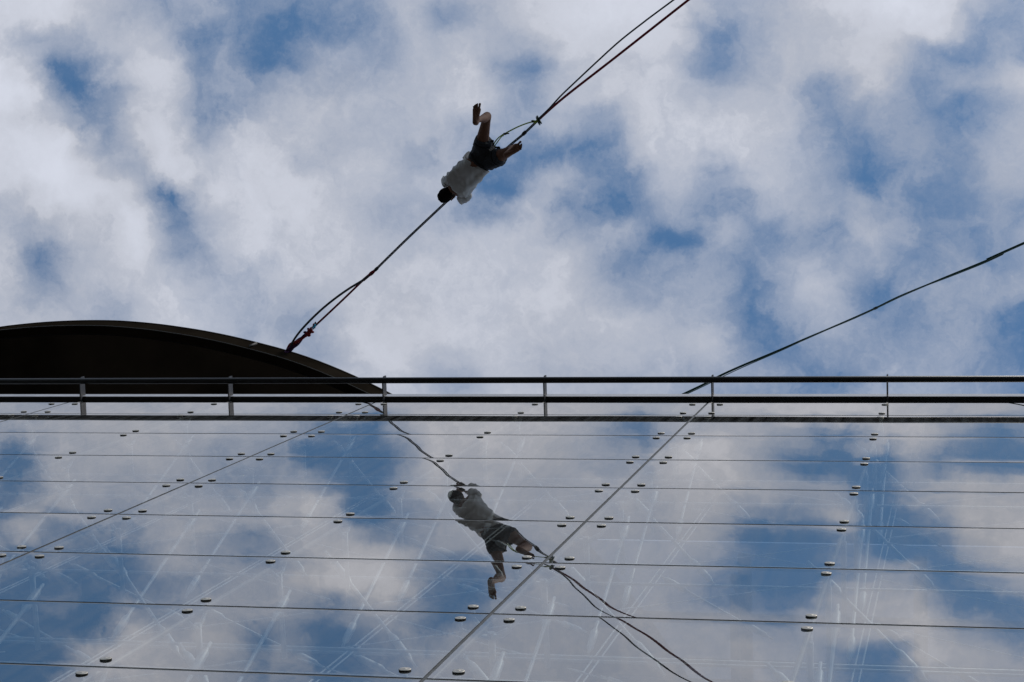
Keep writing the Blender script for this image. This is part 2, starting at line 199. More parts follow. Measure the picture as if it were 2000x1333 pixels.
M = dict(
 rail=mat('black_painted_steel', (.010,.009,.009), .38, 0, 30, .3, spec=.3),
 bracket=mat('dark_grey_steel', (.030,.030,.036), .6, .1, 25, .2),
 cope=mat('black_sheet_metal', (.006,.006,.007), .6, 0, 8, .3),
 strip=mat('brushed_aluminium_edge', (.62,.59,.56), .40, .85, 6, .10),
 disc=mat('brushed_steel_disc', (.56,.52,.455), .55, .6, 45, .16),
 rim=mat('black_disc_rim', (.012,.012,.012), .7),  # even black for the edge of each disc
 pale=mat('painted_edge_glint', (.30,.30,.29), .6),  # painted highlight: light caught by the lower pane's top bevel
 seal=mat('grey_silicone', (.085,.085,.083), .6, 0, 20, .15),
 vseal=mat('light_grey_silicone', (.115,.112,.104), .6, 0, 12, .25),
 steel=mat('pale_stainless_steel', (.80,.81,.82), .50, .25, 5, .04),
 rodm=mat('warm_grey_rod', (.30,.28,.25), .5, .3),
 steel2=mat('dark_grey_beam_steel', (.025,.03,.04), .5, .1, 5, .1),
 ceil=mat('grey_ceiling', (.07,.07,.075), .8, 0, 2, .15),
 conc=mat('grey_concrete', (.26,.26,.25), .9, 0, 1.5, .15),
 paving=mat('grey_paving', (.042,.040,.038), .9, 0, 1.2, .2),
 soffit=mat('dark_brown_soffit', (.040,.031,.022), .85, 0, .9, .55, spec=.05),
 fascia=mat('dark_bronze_fascia', (.018,.0138,.0098), .9, 0, 2.2, .35, spec=0),
 lip=mat('bronze_lip', (.055,.048,.038), .6, .1),
 skin=mat('skin', (.135,.066,.043), .8, 0, 18, .12, .0015, spec=.25),
 hair=mat('black_hair', (.006,.005,.005), .75, 0, 60, .5, .004, spec=.02),
 shirt=mat('pale_grey_cotton', (.62,.615,.61), .9, 0, 14, .06, .003),
 shorts=mat('navy_denim', (.013,.015,.020), .9, 0, 45, .35, .002),
 strap=mat('black_nylon_strap', (.010,.010,.012), .95, spec=.1),
 gweb=weave('grey_webbing', (.040,.048,.055), (.055,.065,.072), 120),
 dweb=weave('dark_grey_webbing', (.014,.016,.020), (.026,.028,.034), 120),
 rweb=weave('red_webbing', (.20,.006,.020), (.24,.009,.026), 120),
 grweb=weave('dark_green_webbing', (.026,.088,.072), (.034,.10,.085), 120),
 teal=weave('pale_teal_webbing', (.10,.17,.16), (.16,.24,.22), 160),
 tape=mat('black_tape', (.008,.008,.010), .5),
 red=weave('red_sling_cloth', (.16,.008,.010), (.30,.02,.02), 60),
 purple=weave('purple_sling_cloth', (.028,.006,.040), (.07,.012,.08), 60),
 blue=mat('blue_anodised_metal', (.01,.25,.38), .35, .6),
 lime=weave('lime_green_cord', (.30,.42,.02), (.12,.20,.03), 90),
 dgreen=mat('dark_green_ring', (.01,.03,.028), .3, .5),
)
t0 = M['shirt'].node_tree; b0 = t0.nodes['Principled BSDF']; o0 = t0.nodes['Material Output']
tl_ = t0.nodes.new('ShaderNodeBsdfTranslucent'); tl_.inputs[0].default_value = (.62, .62, .62, 1)
mxs = t0.nodes.new('ShaderNodeMixShader'); mxs.inputs[0].default_value = .38
t0.links.new(b0.outputs[0], mxs.inputs[1]); t0.links.new(tl_.outputs[0], mxs.inputs[2]); t0.links.new(mxs.outputs[0], o0.inputs[0])
# facade glass: double glazing as seen on its outer face (4 surfaces), the thin box's other faces just let light through
gm = bpy.data.materials.new('facade_glass'); gm.use_nodes = True; t = gm.node_tree; t.nodes.clear()
def gn(k): return t.nodes.new(k)
fr = gn('ShaderNodeFresnel'); fr.inputs[0].default_value = 1.52
def gmath(op, a, b, clamp=False):
    n = gn('ShaderNodeMath'); n.operation = op; n.use_clamp = clamp
    for i, q in enumerate((a, b)):
        if isinstance(q, (int, float)): n.inputs[i].default_value = q
        else: t.links.new(q, n.inputs[i])
    return n.outputs[0]
Rf = fr.outputs[0]
fac = gmath('DIVIDE', gmath('MULTIPLY', Rf, 5.8), gmath('ADD', gmath('MULTIPLY', Rf, 4.8), 1.0))
geo = gn('ShaderNodeNewGeometry')
fac = gmath('MULTIPLY', fac, gmath('SUBTRACT', 1.0, geo.outputs['Backfacing']), True)
# dusty, rain-streaked film; its diffuse grey also paints a pale veil over reflections
gtx = gn('ShaderNodeTexCoord'); gmp = gn('ShaderNodeMapping'); gmp.inputs['Scale'].default_value = (9, 9, .7)
t.links.new(gtx.outputs['Object'], gmp.inputs[0]); gno = gn('ShaderNodeTexNoise'); gno.inputs['Scale'].default_value = 1.6; gno.inputs['Detail'].default_value = 8; t.links.new(gmp.outputs[0], gno.inputs['Vector'])
dust_veil = gmath('ADD', gmath('MULTIPLY', gmath('SUBTRACT', gno.outputs[0], .42), .26), .030, True)
dust_veil = gmath('MULTIPLY', dust_veil, gmath('SUBTRACT', 1.0, geo.outputs['Backfacing']))
gl = gn('ShaderNodeBsdfGlossy'); gl.inputs['Roughness'].default_value = 0.004; gl.inputs['Color'].default_value = (.92,.885,.84,1)
tr = gn('ShaderNodeBsdfTransparent'); tr.inputs[0].default_value = (.90,.93,.93,1)
df = gn('ShaderNodeBsdfDiffuse'); df.inputs[0].default_value = (.50,.50,.49,1)
m1 = gn('ShaderNodeMixShader'); t.links.new(fac, m1.inputs[0]); t.links.new(tr.outputs[0], m1.inputs[1]); t.links.new(gl.outputs[0], m1.inputs[2])
m2 = gn('ShaderNodeMixShader'); t.links.new(dust_veil, m2.inputs[0]); t.links.new(m1.outputs[0], m2.inputs[1]); t.links.new(df.outputs[0], m2.inputs[2])
ou = gn('ShaderNodeOutputMaterial'); t.links.new(m2.outputs[0], ou.inputs[0])
M['glass'] = gm
sm_ = bpy.data.materials.new('skylight_glass'); sm_.use_nodes = True; tt = sm_.node_tree; tt.nodes.clear()
a_ = tt.nodes.new('ShaderNodeBsdfTransparent'); a_.inputs[0].default_value = (.50,.52,.56,1)
b_ = tt.nodes.new('ShaderNodeBsdfDiffuse'); b_.inputs[0].default_value = (.3,.3,.3,1)
c_ = tt.nodes.new('ShaderNodeMixShader'); c_.inputs[0].default_value = .18
o_ = tt.nodes.new('ShaderNodeOutputMaterial')
tt.links.new(a_.outputs[0], c_.inputs[1]); tt.links.new(b_.outputs[0], c_.inputs[2]); tt.links.new(c_.outputs[0], o_.inputs[0])
M['skylight'] = sm_

# ------------------------------------------------------------------ mesh helpers
def tag(o, label=None, cat=None, group=None, kind=None):
    if label: o['label'] = label
    if cat: o['category'] = cat
    if group: o['group'] = group
    if kind: o['kind'] = kind
    return o
def thing(name, loc, label, cat, group=None):
    o = bpy.data.objects.new(name, None); col.objects.link(o); o.location = loc; o.empty_display_size = .2
    return tag(o, label, cat, group)
def link(name, me, mt, parent=None, smooth=False):
    for x in (mt if isinstance(mt, (list, tuple)) else [mt]): me.materials.append(M[x])
    if smooth:
        for p in me.polygons: p.use_smooth = True
    o = bpy.data.objects.new(name, me); col.objects.link(o)
    if parent:
        o.parent = parent
        o.location = -absloc(parent)
    return o
def absloc(p):
    v = Vector(p.location)
    while p.parent: p = p.parent; v += Vector(p.location)
    return v
class MB:
    def __init__(s): s.bm = bmesh.new(); s.mi = 0
    def fin(s, fs):
        for f in fs: f.material_index = s.mi
    def box(s, x0, x1, y0, y1, z0, z1):
        v = [s.bm.verts.new(p) for p in ((x0,y0,z0),(x1,y0,z0),(x1,y1,z0),(x0,y1,z0),(x0,y0,z1),(x1,y0,z1),(x1,y1,z1),(x0,y1,z1))]
        s.fin([s.bm.faces.new([v[i] for i in q]) for q in ((3,2,1,0),(4,5,6,7),(0,1,5,4),(1,2,6,5),(2,3,7,6),(3,0,4,7))]); return s
    def tube(s, pts, r, n=10, caps=True, flat=None, up=None, twist=None, smooth=True):
        # r: radius or list; flat: (width scale, thickness scale) for ribbons
        pts = [Vector(p) for p in pts]; rr = r if isinstance(r, (list, tuple)) else [r]*len(pts)
        rings = []; a = None
        for i, p in enumerate(pts):
            tg = (pts[min(i+1, len(pts)-1)]-pts[max(i-1, 0)]).normalized()
            ref = Vector(up) if up else (a if a is not None else (Vector((0,0,1)) if abs(tg.z) < .9 else Vector((1,0,0))))
            b = tg.cross(ref); 
            if b.length < 1e-6: b = tg.cross(Vector((1,0.3,0)))
            b.normalize(); a = b.cross(tg).normalized()
            th = twist[i] if twist else 0
            fx, fy = flat or (1, 1)
            ring = []
            for k in range(n):
                an = 2*math.pi*k/n; cx = math.cos(an)*fx*rr[i]; cy = math.sin(an)*fy*rr[i]
                X = cx*math.cos(th)-cy*math.sin(th); Y = cx*math.sin(th)+cy*math.cos(th)
                ring.append(s.bm.verts.new(p+b*X+a*Y))
            rings.append(ring)
        fs = []
        for i in range(len(rings)-1):
            for k in range(n):
                fs.append(s.bm.faces.new((rings[i][k], rings[i][(k+1)%n], rings[i+1][(k+1)%n], rings[i+1][k])))
        if smooth:
            for f in fs: f.smooth = True
        if caps: fs += [s.bm.faces.new(rings[0][::-1]), s.bm.faces.new(rings[-1])]
        s.fin(fs); return s
    def ball(s, c, r, sub=2, scale=(1,1,1)):
        g = bmesh.ops.create_icosphere(s.bm, subdivisions=sub, radius=r, matrix=Matrix.Translation(c)@Matrix.Diagonal((*scale, 1)))
        fs = {f for v in g['verts'] for f in v.link_faces}
        for f in fs: f.smooth = True
        s.fin(fs); return s
    def torus(s, c, axis, R0, r, n=28, k=8):
        q = Vector(axis).to_track_quat('Z', 'Y'); P = []
        for i in range(n):
            a = 2*math.pi*i/n; cc = Vector((math.cos(a), math.sin(a), 0)); ring = []
            for j in range(k):
                b = 2*math.pi*j/k
                ring.append(s.bm.verts.new(Vector(c)+q@(cc*(R0+r*math.cos(b))+Vector((0,0,r*math.sin(b))))))
            P.append(ring)
        fs = [s.bm.faces.new((P[i][j], P[(i+1)%n][j], P[(i+1)%n][(j+1)%k], P[i][(j+1)%k])) for i in range(n) for j in range(k)]
        for f in fs: f.smooth = True
        s.fin(fs); return s
    def build(s, name, mt, parent=None, fixn=True):
        if fixn: bmesh.ops.recalc_face_normals(s.bm, faces=s.bm.faces)
        me = bpy.data.meshes.new(name); s.bm.to_mesh(me); s.bm.free()
        return link(name, me, mt, parent)
def spline(P, k=6):
    P = [Vector(p) for p in P]; out = []
    for i in range(len(P)-1):
        a = P[max(i-1, 0)]; b = P[i]; c = P[i+1]; e = P[min(i+2, len(P)-1)]
        for j in range(k):
            q = j/k
            out.append(.5*((2*b)+(c-a)*q+(2*a-5*b+4*c-e)*q*q+(3*b-a-3*c+e)*q**3))
    out.append(P[-1]); return out

# ------------------------------------------------------------------ ground
GZ = -1.6
g = MB(); g.box(-2500, 2500, -2500, 2500, GZ-.5, GZ); tag(g.build('ground', 'paving'), kind='structure')

# ------------------------------------------------------------------ glass building
X0, W, H, Z0, YF = -5.84038, 3.33370, 1.25652, 17.04965, 2.4
IX, IZ = .1311, .1301
ZT = 17.885
def vx(i): return X0+W*i
def hz(j): return Z0-H*j
bld = thing('glass_building', (vx(0), 5.5, GZ), 'tall building with a reflective glass curtain wall held by round steel discs', 'building')

def pane_mesh(w, h, seed):
    """pane in local coordinates: origin at its lower left front corner, outer face a very slightly warped sheet"""
    rnd = random.Random(seed)
    nu, nv = 12, 40
    vs = [.5-.5*math.cos(math.pi*i/nv) for i in range(nv+1)]; us = [i/nu for i in range(nu+1)]
    aT = rnd.uniform(.6, 1.25)*.0036; aB = rnd.uniform(.6, 1.25)*.0030
    L_ = .12; tx = rnd.uniform(-1, 1)*.0003; tz = rnd.uniform(-1, 1)*.00025
    ph = rnd.uniform(0, 6)
    def dy(u, v):
        a, b = u*w, v*h
        e = aB*L_*math.exp(-b/L_)+aT*L_*math.exp(-(h-b)/L_)         # edges are drawn inwards
        s_ = 1.0+.35*math.sin(2.1*a+ph)
        wv = .00005*math.sin(3.3*a+ph+2.0*b)+.00004*math.sin(5.3*b-1.7*a+ph*2)
        wv += .000028*math.sin(17*b+4*a+ph)+.00002*math.sin(23*b-9*a+2*ph)+.00003*math.sin(9*a+ph*3)
        return e*s_+tx*(a-w/2)+tz*(b-h/2)+wv
    V = []; Fc = []
    for v in vs:
        for u in us: V.append((u*w, dy(u, v), v*h))
    for j in range(nv):
        for i in range(nu):
            q = j*(nu+1)+i; Fc.append((q, q+1, q+nu+2, q+nu+1))
    nf = len(Fc); b = len(V); T = .016
    c = [(0,.001,0),(w,.001,0),(w,.001,h),(0,.001,h),(0,T,0),(w,T,0),(w,T,h),(0,T,h)]
    V += c
    Fc += [(b+4,b+7,b+6,b+5),(b,b+4,b+5,b+1),(b+3,b+2,b+6,b+7),(b,b+3,b+7,b+4),(b+1,b+5,b+6,b+2)]
    me = bpy.data.meshes.new('glass_pane'); me.from_pydata(V, [], Fc); me.update()
    me.materials.append(M['glass']); me.materials.append(M['seal'])
    for k, p in enumerate(me.polygons):
        if k < nf: p.use_smooth = True
        elif k > nf: p.material_index = 1
    return me

# a disc: domed brushed face, dark rim and stem, axis -y, origin on the glass
def disc_mesh():
    m_ = MB()
    prof = [(.0270,-.0005),(.0298,-.0015),(.0300,-.0055),(.0294,-.0068)]
    face = [(.0294,-.0068),(.0275,-.0082),(.018,-.0090),(.0062,-.0094),(.0058,-.0100),(0.0001,-.0102)]
    for mi, pr in ((1, prof), (0, face)):
        n = 32; rings = [[m_.bm.verts.new((r*math.cos(2*math.pi*k/n), y, r*math.sin(2*math.pi*k/n))) for k in range(n)] for r, y in pr]
        for i in range(len(pr)-1):
            for k in range(n):
                f = m_.bm.faces.new((rings[i][k], rings[i][(k+1)%n], rings[i+1][(k+1)%n], rings[i+1][k])); f.material_index = mi; f.smooth = mi == 0 and i > 0
    bmesh.ops.recalc_face_normals(m_.bm, faces=m_.bm.faces)
    me = bpy.data.meshes.new('fixing_disc'); m_.bm.to_mesh(me); m_.bm.free(); me.materials.append(M['disc']); me.materials.append(M['rim']); return me
DM = disc_mesh()
GAP = .011; GH = .015
rest_panes = MB(); rest_discs = []
def in_view(x, z, marg=12):
    c = RM@np.array([x, YF, z]); px, py = 1000+F*c[0]/c[2], 666.5+F*c[1]/c[2]
    return -marg < px < 2000+marg and 787 < py < 1333+marg
bays = range(-3, 3)
for i in bays:
    for j in range(-1, 14):                       # pane between joint j (its top) and joint j+1 (its foot)
        zt = ZT if j < 0 else hz(j)-GH
        zb = hz(j+1)+GH
        if zb < GZ+.3: continue
        x0, x1 = vx(i)+GAP, vx(i+1)-GAP
        vis = -2 <= i <= 1 and j <= 7
        seen = vis and any(in_view(x, z, 30) for x in np.linspace(x0, x1, 8) for z in np.linspace(zb, zt, 6))
        spots = []
        for zz_ in ((zt-.115 if j < 0 else zt-IZ+GH), zb+IZ-GH):
            for xx in (vx(i)+IX, vx(i)+W/2, vx(i+1)-IX): spots.append((xx, zz_))
        if seen:
            me = pane_mesh(x1-x0, zt-zb, 100*i+j+5000)
            p = bpy.data.objects.new('glass_pane', me); col.objects.link(p); p.parent = bld; p.location = Vector((x0, YF, zb))-Vector(bld.location)
            for xx, z_ in spots:
                if in_view(xx, z_):
                    o = bpy.data.objects.new('fixing_disc', DM); col.objects.link(o); o.parent = p; o.location = (xx-x0, 0, z_-zb); o.rotation_euler = (random.uniform(-.03,.03), random.uniform(0, 6), random.uniform(-.03,.03))
                else: rest_discs.append((xx, z_))
        else:
            rest_panes.box(x0, x1, YF, YF+.016, zb, zt)
            rest_discs += spots
o = rest_panes.build('glass_pane_field', 'glass', bld); tag(o, 'remaining panes of the glass wall', kind='stuff')
b_ = bmesh.new()
for xx, z_ in rest_discs:
    n0 = len(b_.verts); b_.from_mesh(DM); b_.verts.ensure_lookup_table()
    for v in b_.verts[n0:]: v.co += Vector((xx, YF, z_))
me = bpy.data.meshes.new('fixing_disc_field'); b_.to_mesh(me); b_.free(); tag(link('fixing_disc_field', me, ['disc', 'rim'], bld), kind='stuff')
xl, xr = vx(bays[0]), vx(bays[-1]+1)
# silicone joints, each horizontal one with a pale strip as painted bevel highlight
for i in range(bays[0], bays[-1]+2):
    MB().box(vx(i)-GAP+.0005, vx(i)+GAP-.0005, YF+.004, YF+.012, GZ, ZT).build('vertical_seal', 'vseal', bld)
for j in range(0, 14):
    m_ = MB(); m2_ = MB()
    for i in bays: m_.box(vx(i)+GAP+.0005, vx(i+1)-GAP-.0005, YF+.0035, YF+.012, hz(j)-GH+.0075, hz(j)+GH-.0005); m2_.box(vx(i)+GAP+.0005, vx(i+1)-GAP-.0005, YF+.0005, YF+.012, hz(j)-GH+.0005, hz(j)-GH+.007)
    m_.build('horizontal_seal', 'seal', bld); m2_.build('edge_glint', 'pale', bld)
# coping above the glass: black box with a pale metal face strip
MB().box(xl-.2, xr+.2, 2.384, 2.70, 18.20, 18.40).build('coping', 'cope', bld)
MB().box(xl-.2, xr+.2, 2.378, 2.3835, 18.203, 18.385).build('coping_face', 'strip', bld)
MB().box(xl-.2, xr+.2, 2.70, 10.0, 18.52, 18.70).build('roof_slab', 'conc', bld)
# handrail and its bracket plates
MB().tube([(xl-.2, 2.208, 18.145), (xr+.2, 2.208, 18.145)], .031, 24).build('handrail', 'rail', bld)
for k in range(2*bays[0], 2*(bays[-1]+1)+1):
    x = vx(k/2)+.005
    m_ = MB(); bm = m_.bm
    prof = [(2.172,18.205),(2.172,18.262),(2.372,18.262),(2.372,18.192),(2.45,18.192),(2.45,18.150),(2.195,18.150)]
    a = [bm.verts.new((x-.006, y, z)) for y, z in prof]; b = [bm.verts.new((x+.006, y, z)) for y, z in prof]
    bm.faces.new(a); bm.faces.new(b[::-1])
    for q in range(7): bm.faces.new((a[q], b[q], b[(q+1)%7], a[(q+1)%7]))
    m_.build('rail_bracket', 'bracket', bld)
    # hanging rod that carries the spiders, seen in the gap above the glass
    MB().tube([(x-.002, 2.440, GZ), (x-.002, 2.440, 18.20)], .015, 8).build('hanger_rod', 'rodm', bld)
# spider fittings behind the discs
for i in range(bays[0], bays[-1]+2):
    for j in range(0, 9):
        for half in (0, .5):
            if half and i == bays[-1]+1: continue
            x = vx(i+half); z = hz(j); m_ = MB()
            sx_ = (-IX, IX) if half == 0 else (0,)
            for a in sx_:
                for b in (-IZ, IZ):
                    m_.tube([(x, 2.53, z), (x+a*.55, 2.50, z+b*.55), (x+a, 2.455, z+b), (x+a, 2.418, z+b)], [.016, .013, .010, .012], 8)
            m_.tube([(x, 2.50, z), (x, 2.80, z+.02), (x, 3.04, z+.03)], [.022, .016, .02], 8)
            m_.build('spider_fitting', 'steel', bld)
# inner truss: slim twin posts, raking struts, cross tubes and crossed tie rods
YP = 3.00
def rod(m_, A, B, r, e=.16, f=2.6):
    """a bar with swaged fork ends"""
    A, B = Vector(A), Vector(B); D_ = (B-A).normalized()
    m_.tube([A, A+D_*e*.3, A+D_*e*.45, A+D_*e*1.3, A+D_*e*1.5, B-D_*e*1.5, B-D_*e*1.3, B-D_*e*.45, B-D_*e*.3, B], [r*.8,r*.8,r*f,r*f*1.15,r,r,r*f*1.15,r*f,r*.8,r*.8], 8)
for k in range(2*bays[0], 2*(bays[-1]+1)+1):
    x = vx(k/2)
    for o_ in (-.022, .022):
        MB().tube([(x+.10+o_, YP+.25, GZ), (x+.10+o_, YP+.25, 18.4)], .006, 8).build('support_post', 'steel', bld)
    for q in range(0, 9):
        z = hz(q)
        if (k*3+q) % 3 != 1:
            m_ = MB(); rod(m_, (x+.05, 2.62, z+.05), (x+.05, 3.22, z-1.55), .013, .2, 1.9); m_.build('raking_strut', 'steel', bld)
        if q % 2 == 0:
            m_ = MB(); rod(m_, (x-.25, 2.70, z+.3), (x+.55, 3.35, z-.25), .013, .22, 2.0); m_.build('strut', 'steel', bld)
        if (k+2*q) % 3 == 0:
            m_ = MB(); rod(m_, (x+.10, YP+.25, z-.3), (x+.9, YP+.9, z+.35), .011, .2, 2.2); m_.build('strut', 'steel', bld)
    if k < 2*(bays[-1]+1):
        x2 = vx((k+1)/2)
        for q in range(0, 8):
            za, zb2 = hz(q)-.12, hz(q+1)+.12
            m_ = MB()
            if (k+2*q) % 5 in (1, 2, 4): rod(m_, (x+.15, YP, za), (x2-.15, YP, zb2), .0045, .1, 1.8)
            elif (k+2*q) % 5 == 0: rod(m_, (x+.1, YP+.4, za), (x2-.3, YP+.5, zb2), .010, .2, 2.2)
            if (k+q) % 4 in (0, 1) or (k+2*q) % 5 == 3: rod(m_, (x+.15, YP+.02, zb2), (x2-.15, YP+.02, za), .0045, .1, 1.8)
            m_.build('tie_rod', 'steel', bld)
    # blind cables close behind the upper panes
    for o_, y_ in ((.07, 2.50), (.12, 2.53), (.26, 2.56), (.31, 2.60), (.55, 2.66)):
        o2 = o_*(1+.25*math.sin(k*2.3))
        MB().tube([(x+o2, y_, 14.6+math.sin(k*5+o_*30)), (x+o2, y_, 18.3)], .0035, 6).build('blind_cable', 'rail', bld)
for zt_, y_ in ((17.0, 3.0), (15.9, 3.0), (13.45, 3.0), (13.1, 3.06), (11.9, 3.3), (10.9, 3.0), (10.5, 3.05)):
    MB().tube([(xl, y_, zt_), (xr, y_, zt_)], .011, 8).build('cross_tube', 'steel', bld)
# ceiling strip, then a skylight crossed by dark roof trusses
MB().box(xl, xr, 2.46, 3.85, 18.42, 18.515).build('ceiling', 'ceil', bld)
m_ = MB(); m_.box(xl, xr, 3.86, 9.8, 18.40, 18.42); m_.build('skylight', 'skylight', bld)
bpy.data.objects['roof_slab'].data.clear_geometry()
m_ = MB(); m_.box(xl-.2, xr+.2, 2.70, 3.85, 18.52, 18.70); m_.box(xl-.2, xr+.2, 9.8, 12, 18.52, 18.70)
bmesh.ops.recalc_face_normals(m_.bm, faces=m_.bm.faces); m_.bm.to_mesh(bpy.data.objects['roof_slab'].data); m_.bm.free()
rnd = random.Random(4)
for k in range(2*bays[0], 2*(bays[-1]+1)+1):
    x = vx(k/2)+.3; m_ = MB()
    m_.box(x-.06, x+.06, 3.9, 9.8, 18.0, 18.12); m_.box(x-.04, x+.04, 4.1, 9.8, 17.2, 17.30)
    yy = 3.95
    while yy < 9.2: m_.tube([(x, yy, 17.25), (x, yy+.45, 18.05), (x, yy+.9, 17.25)], .045, 6); yy += .9
    m_.build('roof_truss', 'steel2', bld)
for yy in (4.45, 4.9, 5.1, 6.1, 6.9, 7.7):
    MB().box(xl, xr, yy-.03, yy+.03, 17.72, 17.80).build('purlin', 'steel2', bld)
MB().box(xl, xr, 10.0, 10.3, GZ, 18.5).build('rear_wall', 'conc', bld)
for zf in (2.6, 6.6):
    MB().box(xl, xr, 5.6, 9.95, zf, zf+.3).build('floor_slab', 'conc', bld)
for xs in (xl-.25, xr+.05):
    MB().box(xs, xs+.2, 2.5, 10.0, GZ, 18.15).build('side_wall', 'conc', bld)

# ------------------------------------------------------------------ round roof behind
zb, ztp = 23.90, 24.30
rb = thing('round_roofed_building', (-11.8, 11.5, GZ), 'dark building whose wide curved eave rises above the glass facade', 'building')
edge_px = [(0,640),(45,634.5),(90,630.5),(140,628),(190,627.2),(240,628.5),(300,633.5),(350,640),(400,648),(450,658),(500,670),(560,686),(620,706),(690,735),(760,769)]
pts = [at(x, y, ztp) for x, y in edge_px]
pl = [Vector((p.x, p.y)) for p in pts]
# continue the curve on both sides with the local radius
cR = 9.6
def arc(p, d, sgn, n, step):
    out = []; a = math.atan2(d.y, d.x)
    for k in range(n):
        a += sgn*step/cR; p = p+Vector((math.cos(a), math.sin(a)))*step; out.append(p.copy())
    return out
right = arc(pl[-1], (pl[-1]-pl[-2]), 1, 26, .5); left = arc(pl[0], (pl[0]-pl[1]), -1, 26, .5)
# resample
ctl = spline([Vector((p.x, p.y, 0)) for p in left[::-1]+pl+right], 3)
out = [Vector((p.x, p.y)) for p in ctl]
cen = Vector((-11.8, 11.5))
def inset(dist):
    r = []
    for i, p in enumerate(out):
        tg = (out[min(i+1, len(out)-1)]-out[max(i-1, 0)]).normalized(); nrm = Vector((-tg.y, tg.x))
        r.append(p+nrm*dist)
    return r
def sweep(prof, name, mt):
    m_ = MB(); bm = m_.bm; rows = []
    for dist, z in prof:
        rows.append([bm.verts.new((p.x, p.y, z)) for p in inset(dist)])
    for a, b in zip(rows, rows[1:]):
        for k in range(len(a)-1):
            f = bm.faces.new((a[k], a[k+1], b[k+1], b[k])); f.smooth = False
    return m_.build(name, mt, rb, fixn=False)
sweep([(.0, ztp), (.02, zb)], 'fascia', 'fascia')
sweep([(-.012, ztp+.015), (-.012, ztp-.010), (.0, ztp-.010)], 'drip_edge', 'lip')
sweep([(-.012, ztp+.015), (.6, ztp+.10), (4.0, ztp+.5), (8.2, ztp+.9)], 'roof', 'soffit')
sweep([(.02, zb), (.025, zb-.008), (.033, zb-.008), (.033, zb+.002)], 'lower_lip', 'lip')
sweep([(.033, zb+.002), (.14, zb+.002)], 'soffit_band', 'fascia')
sweep([(.14, zb+.002), (.14, zb+.03), (.155, zb+.03), (.155, zb)], 'groove', 'cope')
sweep([(.155, zb), (3.0, zb), (3.0, 18.6)], 'soffit', 'soffit')
m_ = MB(); m_.box(-16.5, -7.5, 10.4, 14, GZ, 23.4); m_.build('core_wall', 'soffit', rb)
# small stiffener plates between fascia edge and lower lip
for px, py in ((487,676),(508,671)):
    pass
ka = at(486, 677, zb-.004); kb = at(502, 671, ztp-.12)
m_ = MB(); m_.tube([ka, kb+Vector((.0, .0, 0))], .02, 4, flat=(1, .35)); m_.build('stiffener', 'lip', rb)

# ------------------------------------------------------------------ highlines
def ribbon(m_, P, w, th=.0035, twist=None, n=8, k=6):
    S = spline(P, k); tw = None
    if twist is not None:
        tw = [np.interp(i/(len(S)-1)*(len(P)-1), range(len(P)), twist) for i in range(len(S))]
    m_.tube(S, 1.0, n, flat=(w/2, th), up=(0, 0, 1), twist=tw); return m_
anch = at(563, 684, 24.33)
hl = thing('slackline', anch, 'long slackline with a looping backup strand that the hanging man grips', 'slackline', None)
ZL = 23.66
mainL = [at(612,640,24.25), at(650,604.5,24.19), at(680,576,24.14), at(708,549,24.09), at(735,525,24.04)]
m_ = MB(); ribbon(m_, mainL, .028); m_.build('main_webbing', 'rweb', hl)
back = [at(566,680,24.26), at(573,666,24.19), at(585,649,24.10), at(603,629,24.03), at(628,605,23.99), at(655,583,23.98), at(682,564,24.01), at(705,550,24.05), at(722,538,24.05), at(735,527,24.03)]
m_ = MB(); ribbon(m_, back, .030); m_.build('backup_webbing', 'gweb', hl)
mid = [(735,526),(790,472),(830,434),(870,396.5),(910,360),(950,324),(1000,281),(1024,261),(1048,238)]
zm = [24.03,23.92,23.83,23.74,23.70,23.69,23.68,23.67,23.66]
def off(p, q): return p+Vector((q*.66, q*.75, 0))
m_ = MB(); ribbon(m_, [off(at(x,y,zm[i]), .0085) for i,(x,y) in enumerate(mid)], .014, .004); m_.build('main_webbing', 'dweb', hl)
m_ = MB(); ribbon(m_, [off(at(x,y,zm[i]), -.006)+Vector((0,0,-.012)) for i,(x,y) in enumerate(mid)], .018, .004, [0]*9); m_.build('backup_webbing', 'gweb', hl)
mr = [(1048,238,23.66),(1100,192,23.60),(1200,114,23.48),(1280,51,23.38),(1345,0,23.30)]
P = [at(*q) for q in mr]; dd = (P[-1]-P[-2]).normalized()
P += [P[-1]+dd*3, P[-1]+dd*9, P[-1]+dd*20]
m_ = MB(); ribbon(m_, P, .031, .005); m_.build('main_webbing', 'rweb', hl)
br = [(1048,236,23.65),(1072,213,23.57),(1095,188,23.46),(1120,164,23.32),(1168,119,23.10),(1210,81,22.98),(1255,45.5,22.92),(1316,0,22.95)]
P2 = [at(*q) for q in br]; d2 = (P2[-1]-P2[-2]).normalized()
P2 += [P[-3]+Vector((0,0,.0))-dd*.3+Vector((0,0,-.15)), P[-2]+Vector((-.03,-.03,-.02))]
m_ = MB(); ribbon(m_, P2, .021, .004); m_.build('backup_webbing', 'gweb', hl)
m_ = MB()
for (x, y, zz2, hw) in ((735,526,24.03,.022),(728,533,24.04,.019),(1024,260.5,23.66,.024)):
    c = at(x, y, zz2); dr = Vector((.755,-.655,0))
    m_.tube([c-dr*.035, c-dr*.02, c+dr*.02, c+dr*.035], [hw*.7, hw, hw, hw*.7], 10, flat=(1, .5), up=(0,0,1))
m_.build('tape_wrap', 'tape', hl)
m_ = MB(); cc = [at(708,549,24.06), at(715,543,24.07), at(724,535.5,24.05), at(732,529,24.03)]
m_.tube(spline(cc, 3), [.012]+[.02]*5+[.026]*2+[.02]*1+[.014], 10, flat=(1,.5), up=(0,0,1)); m_.build('taped_splice', 'rweb', hl)

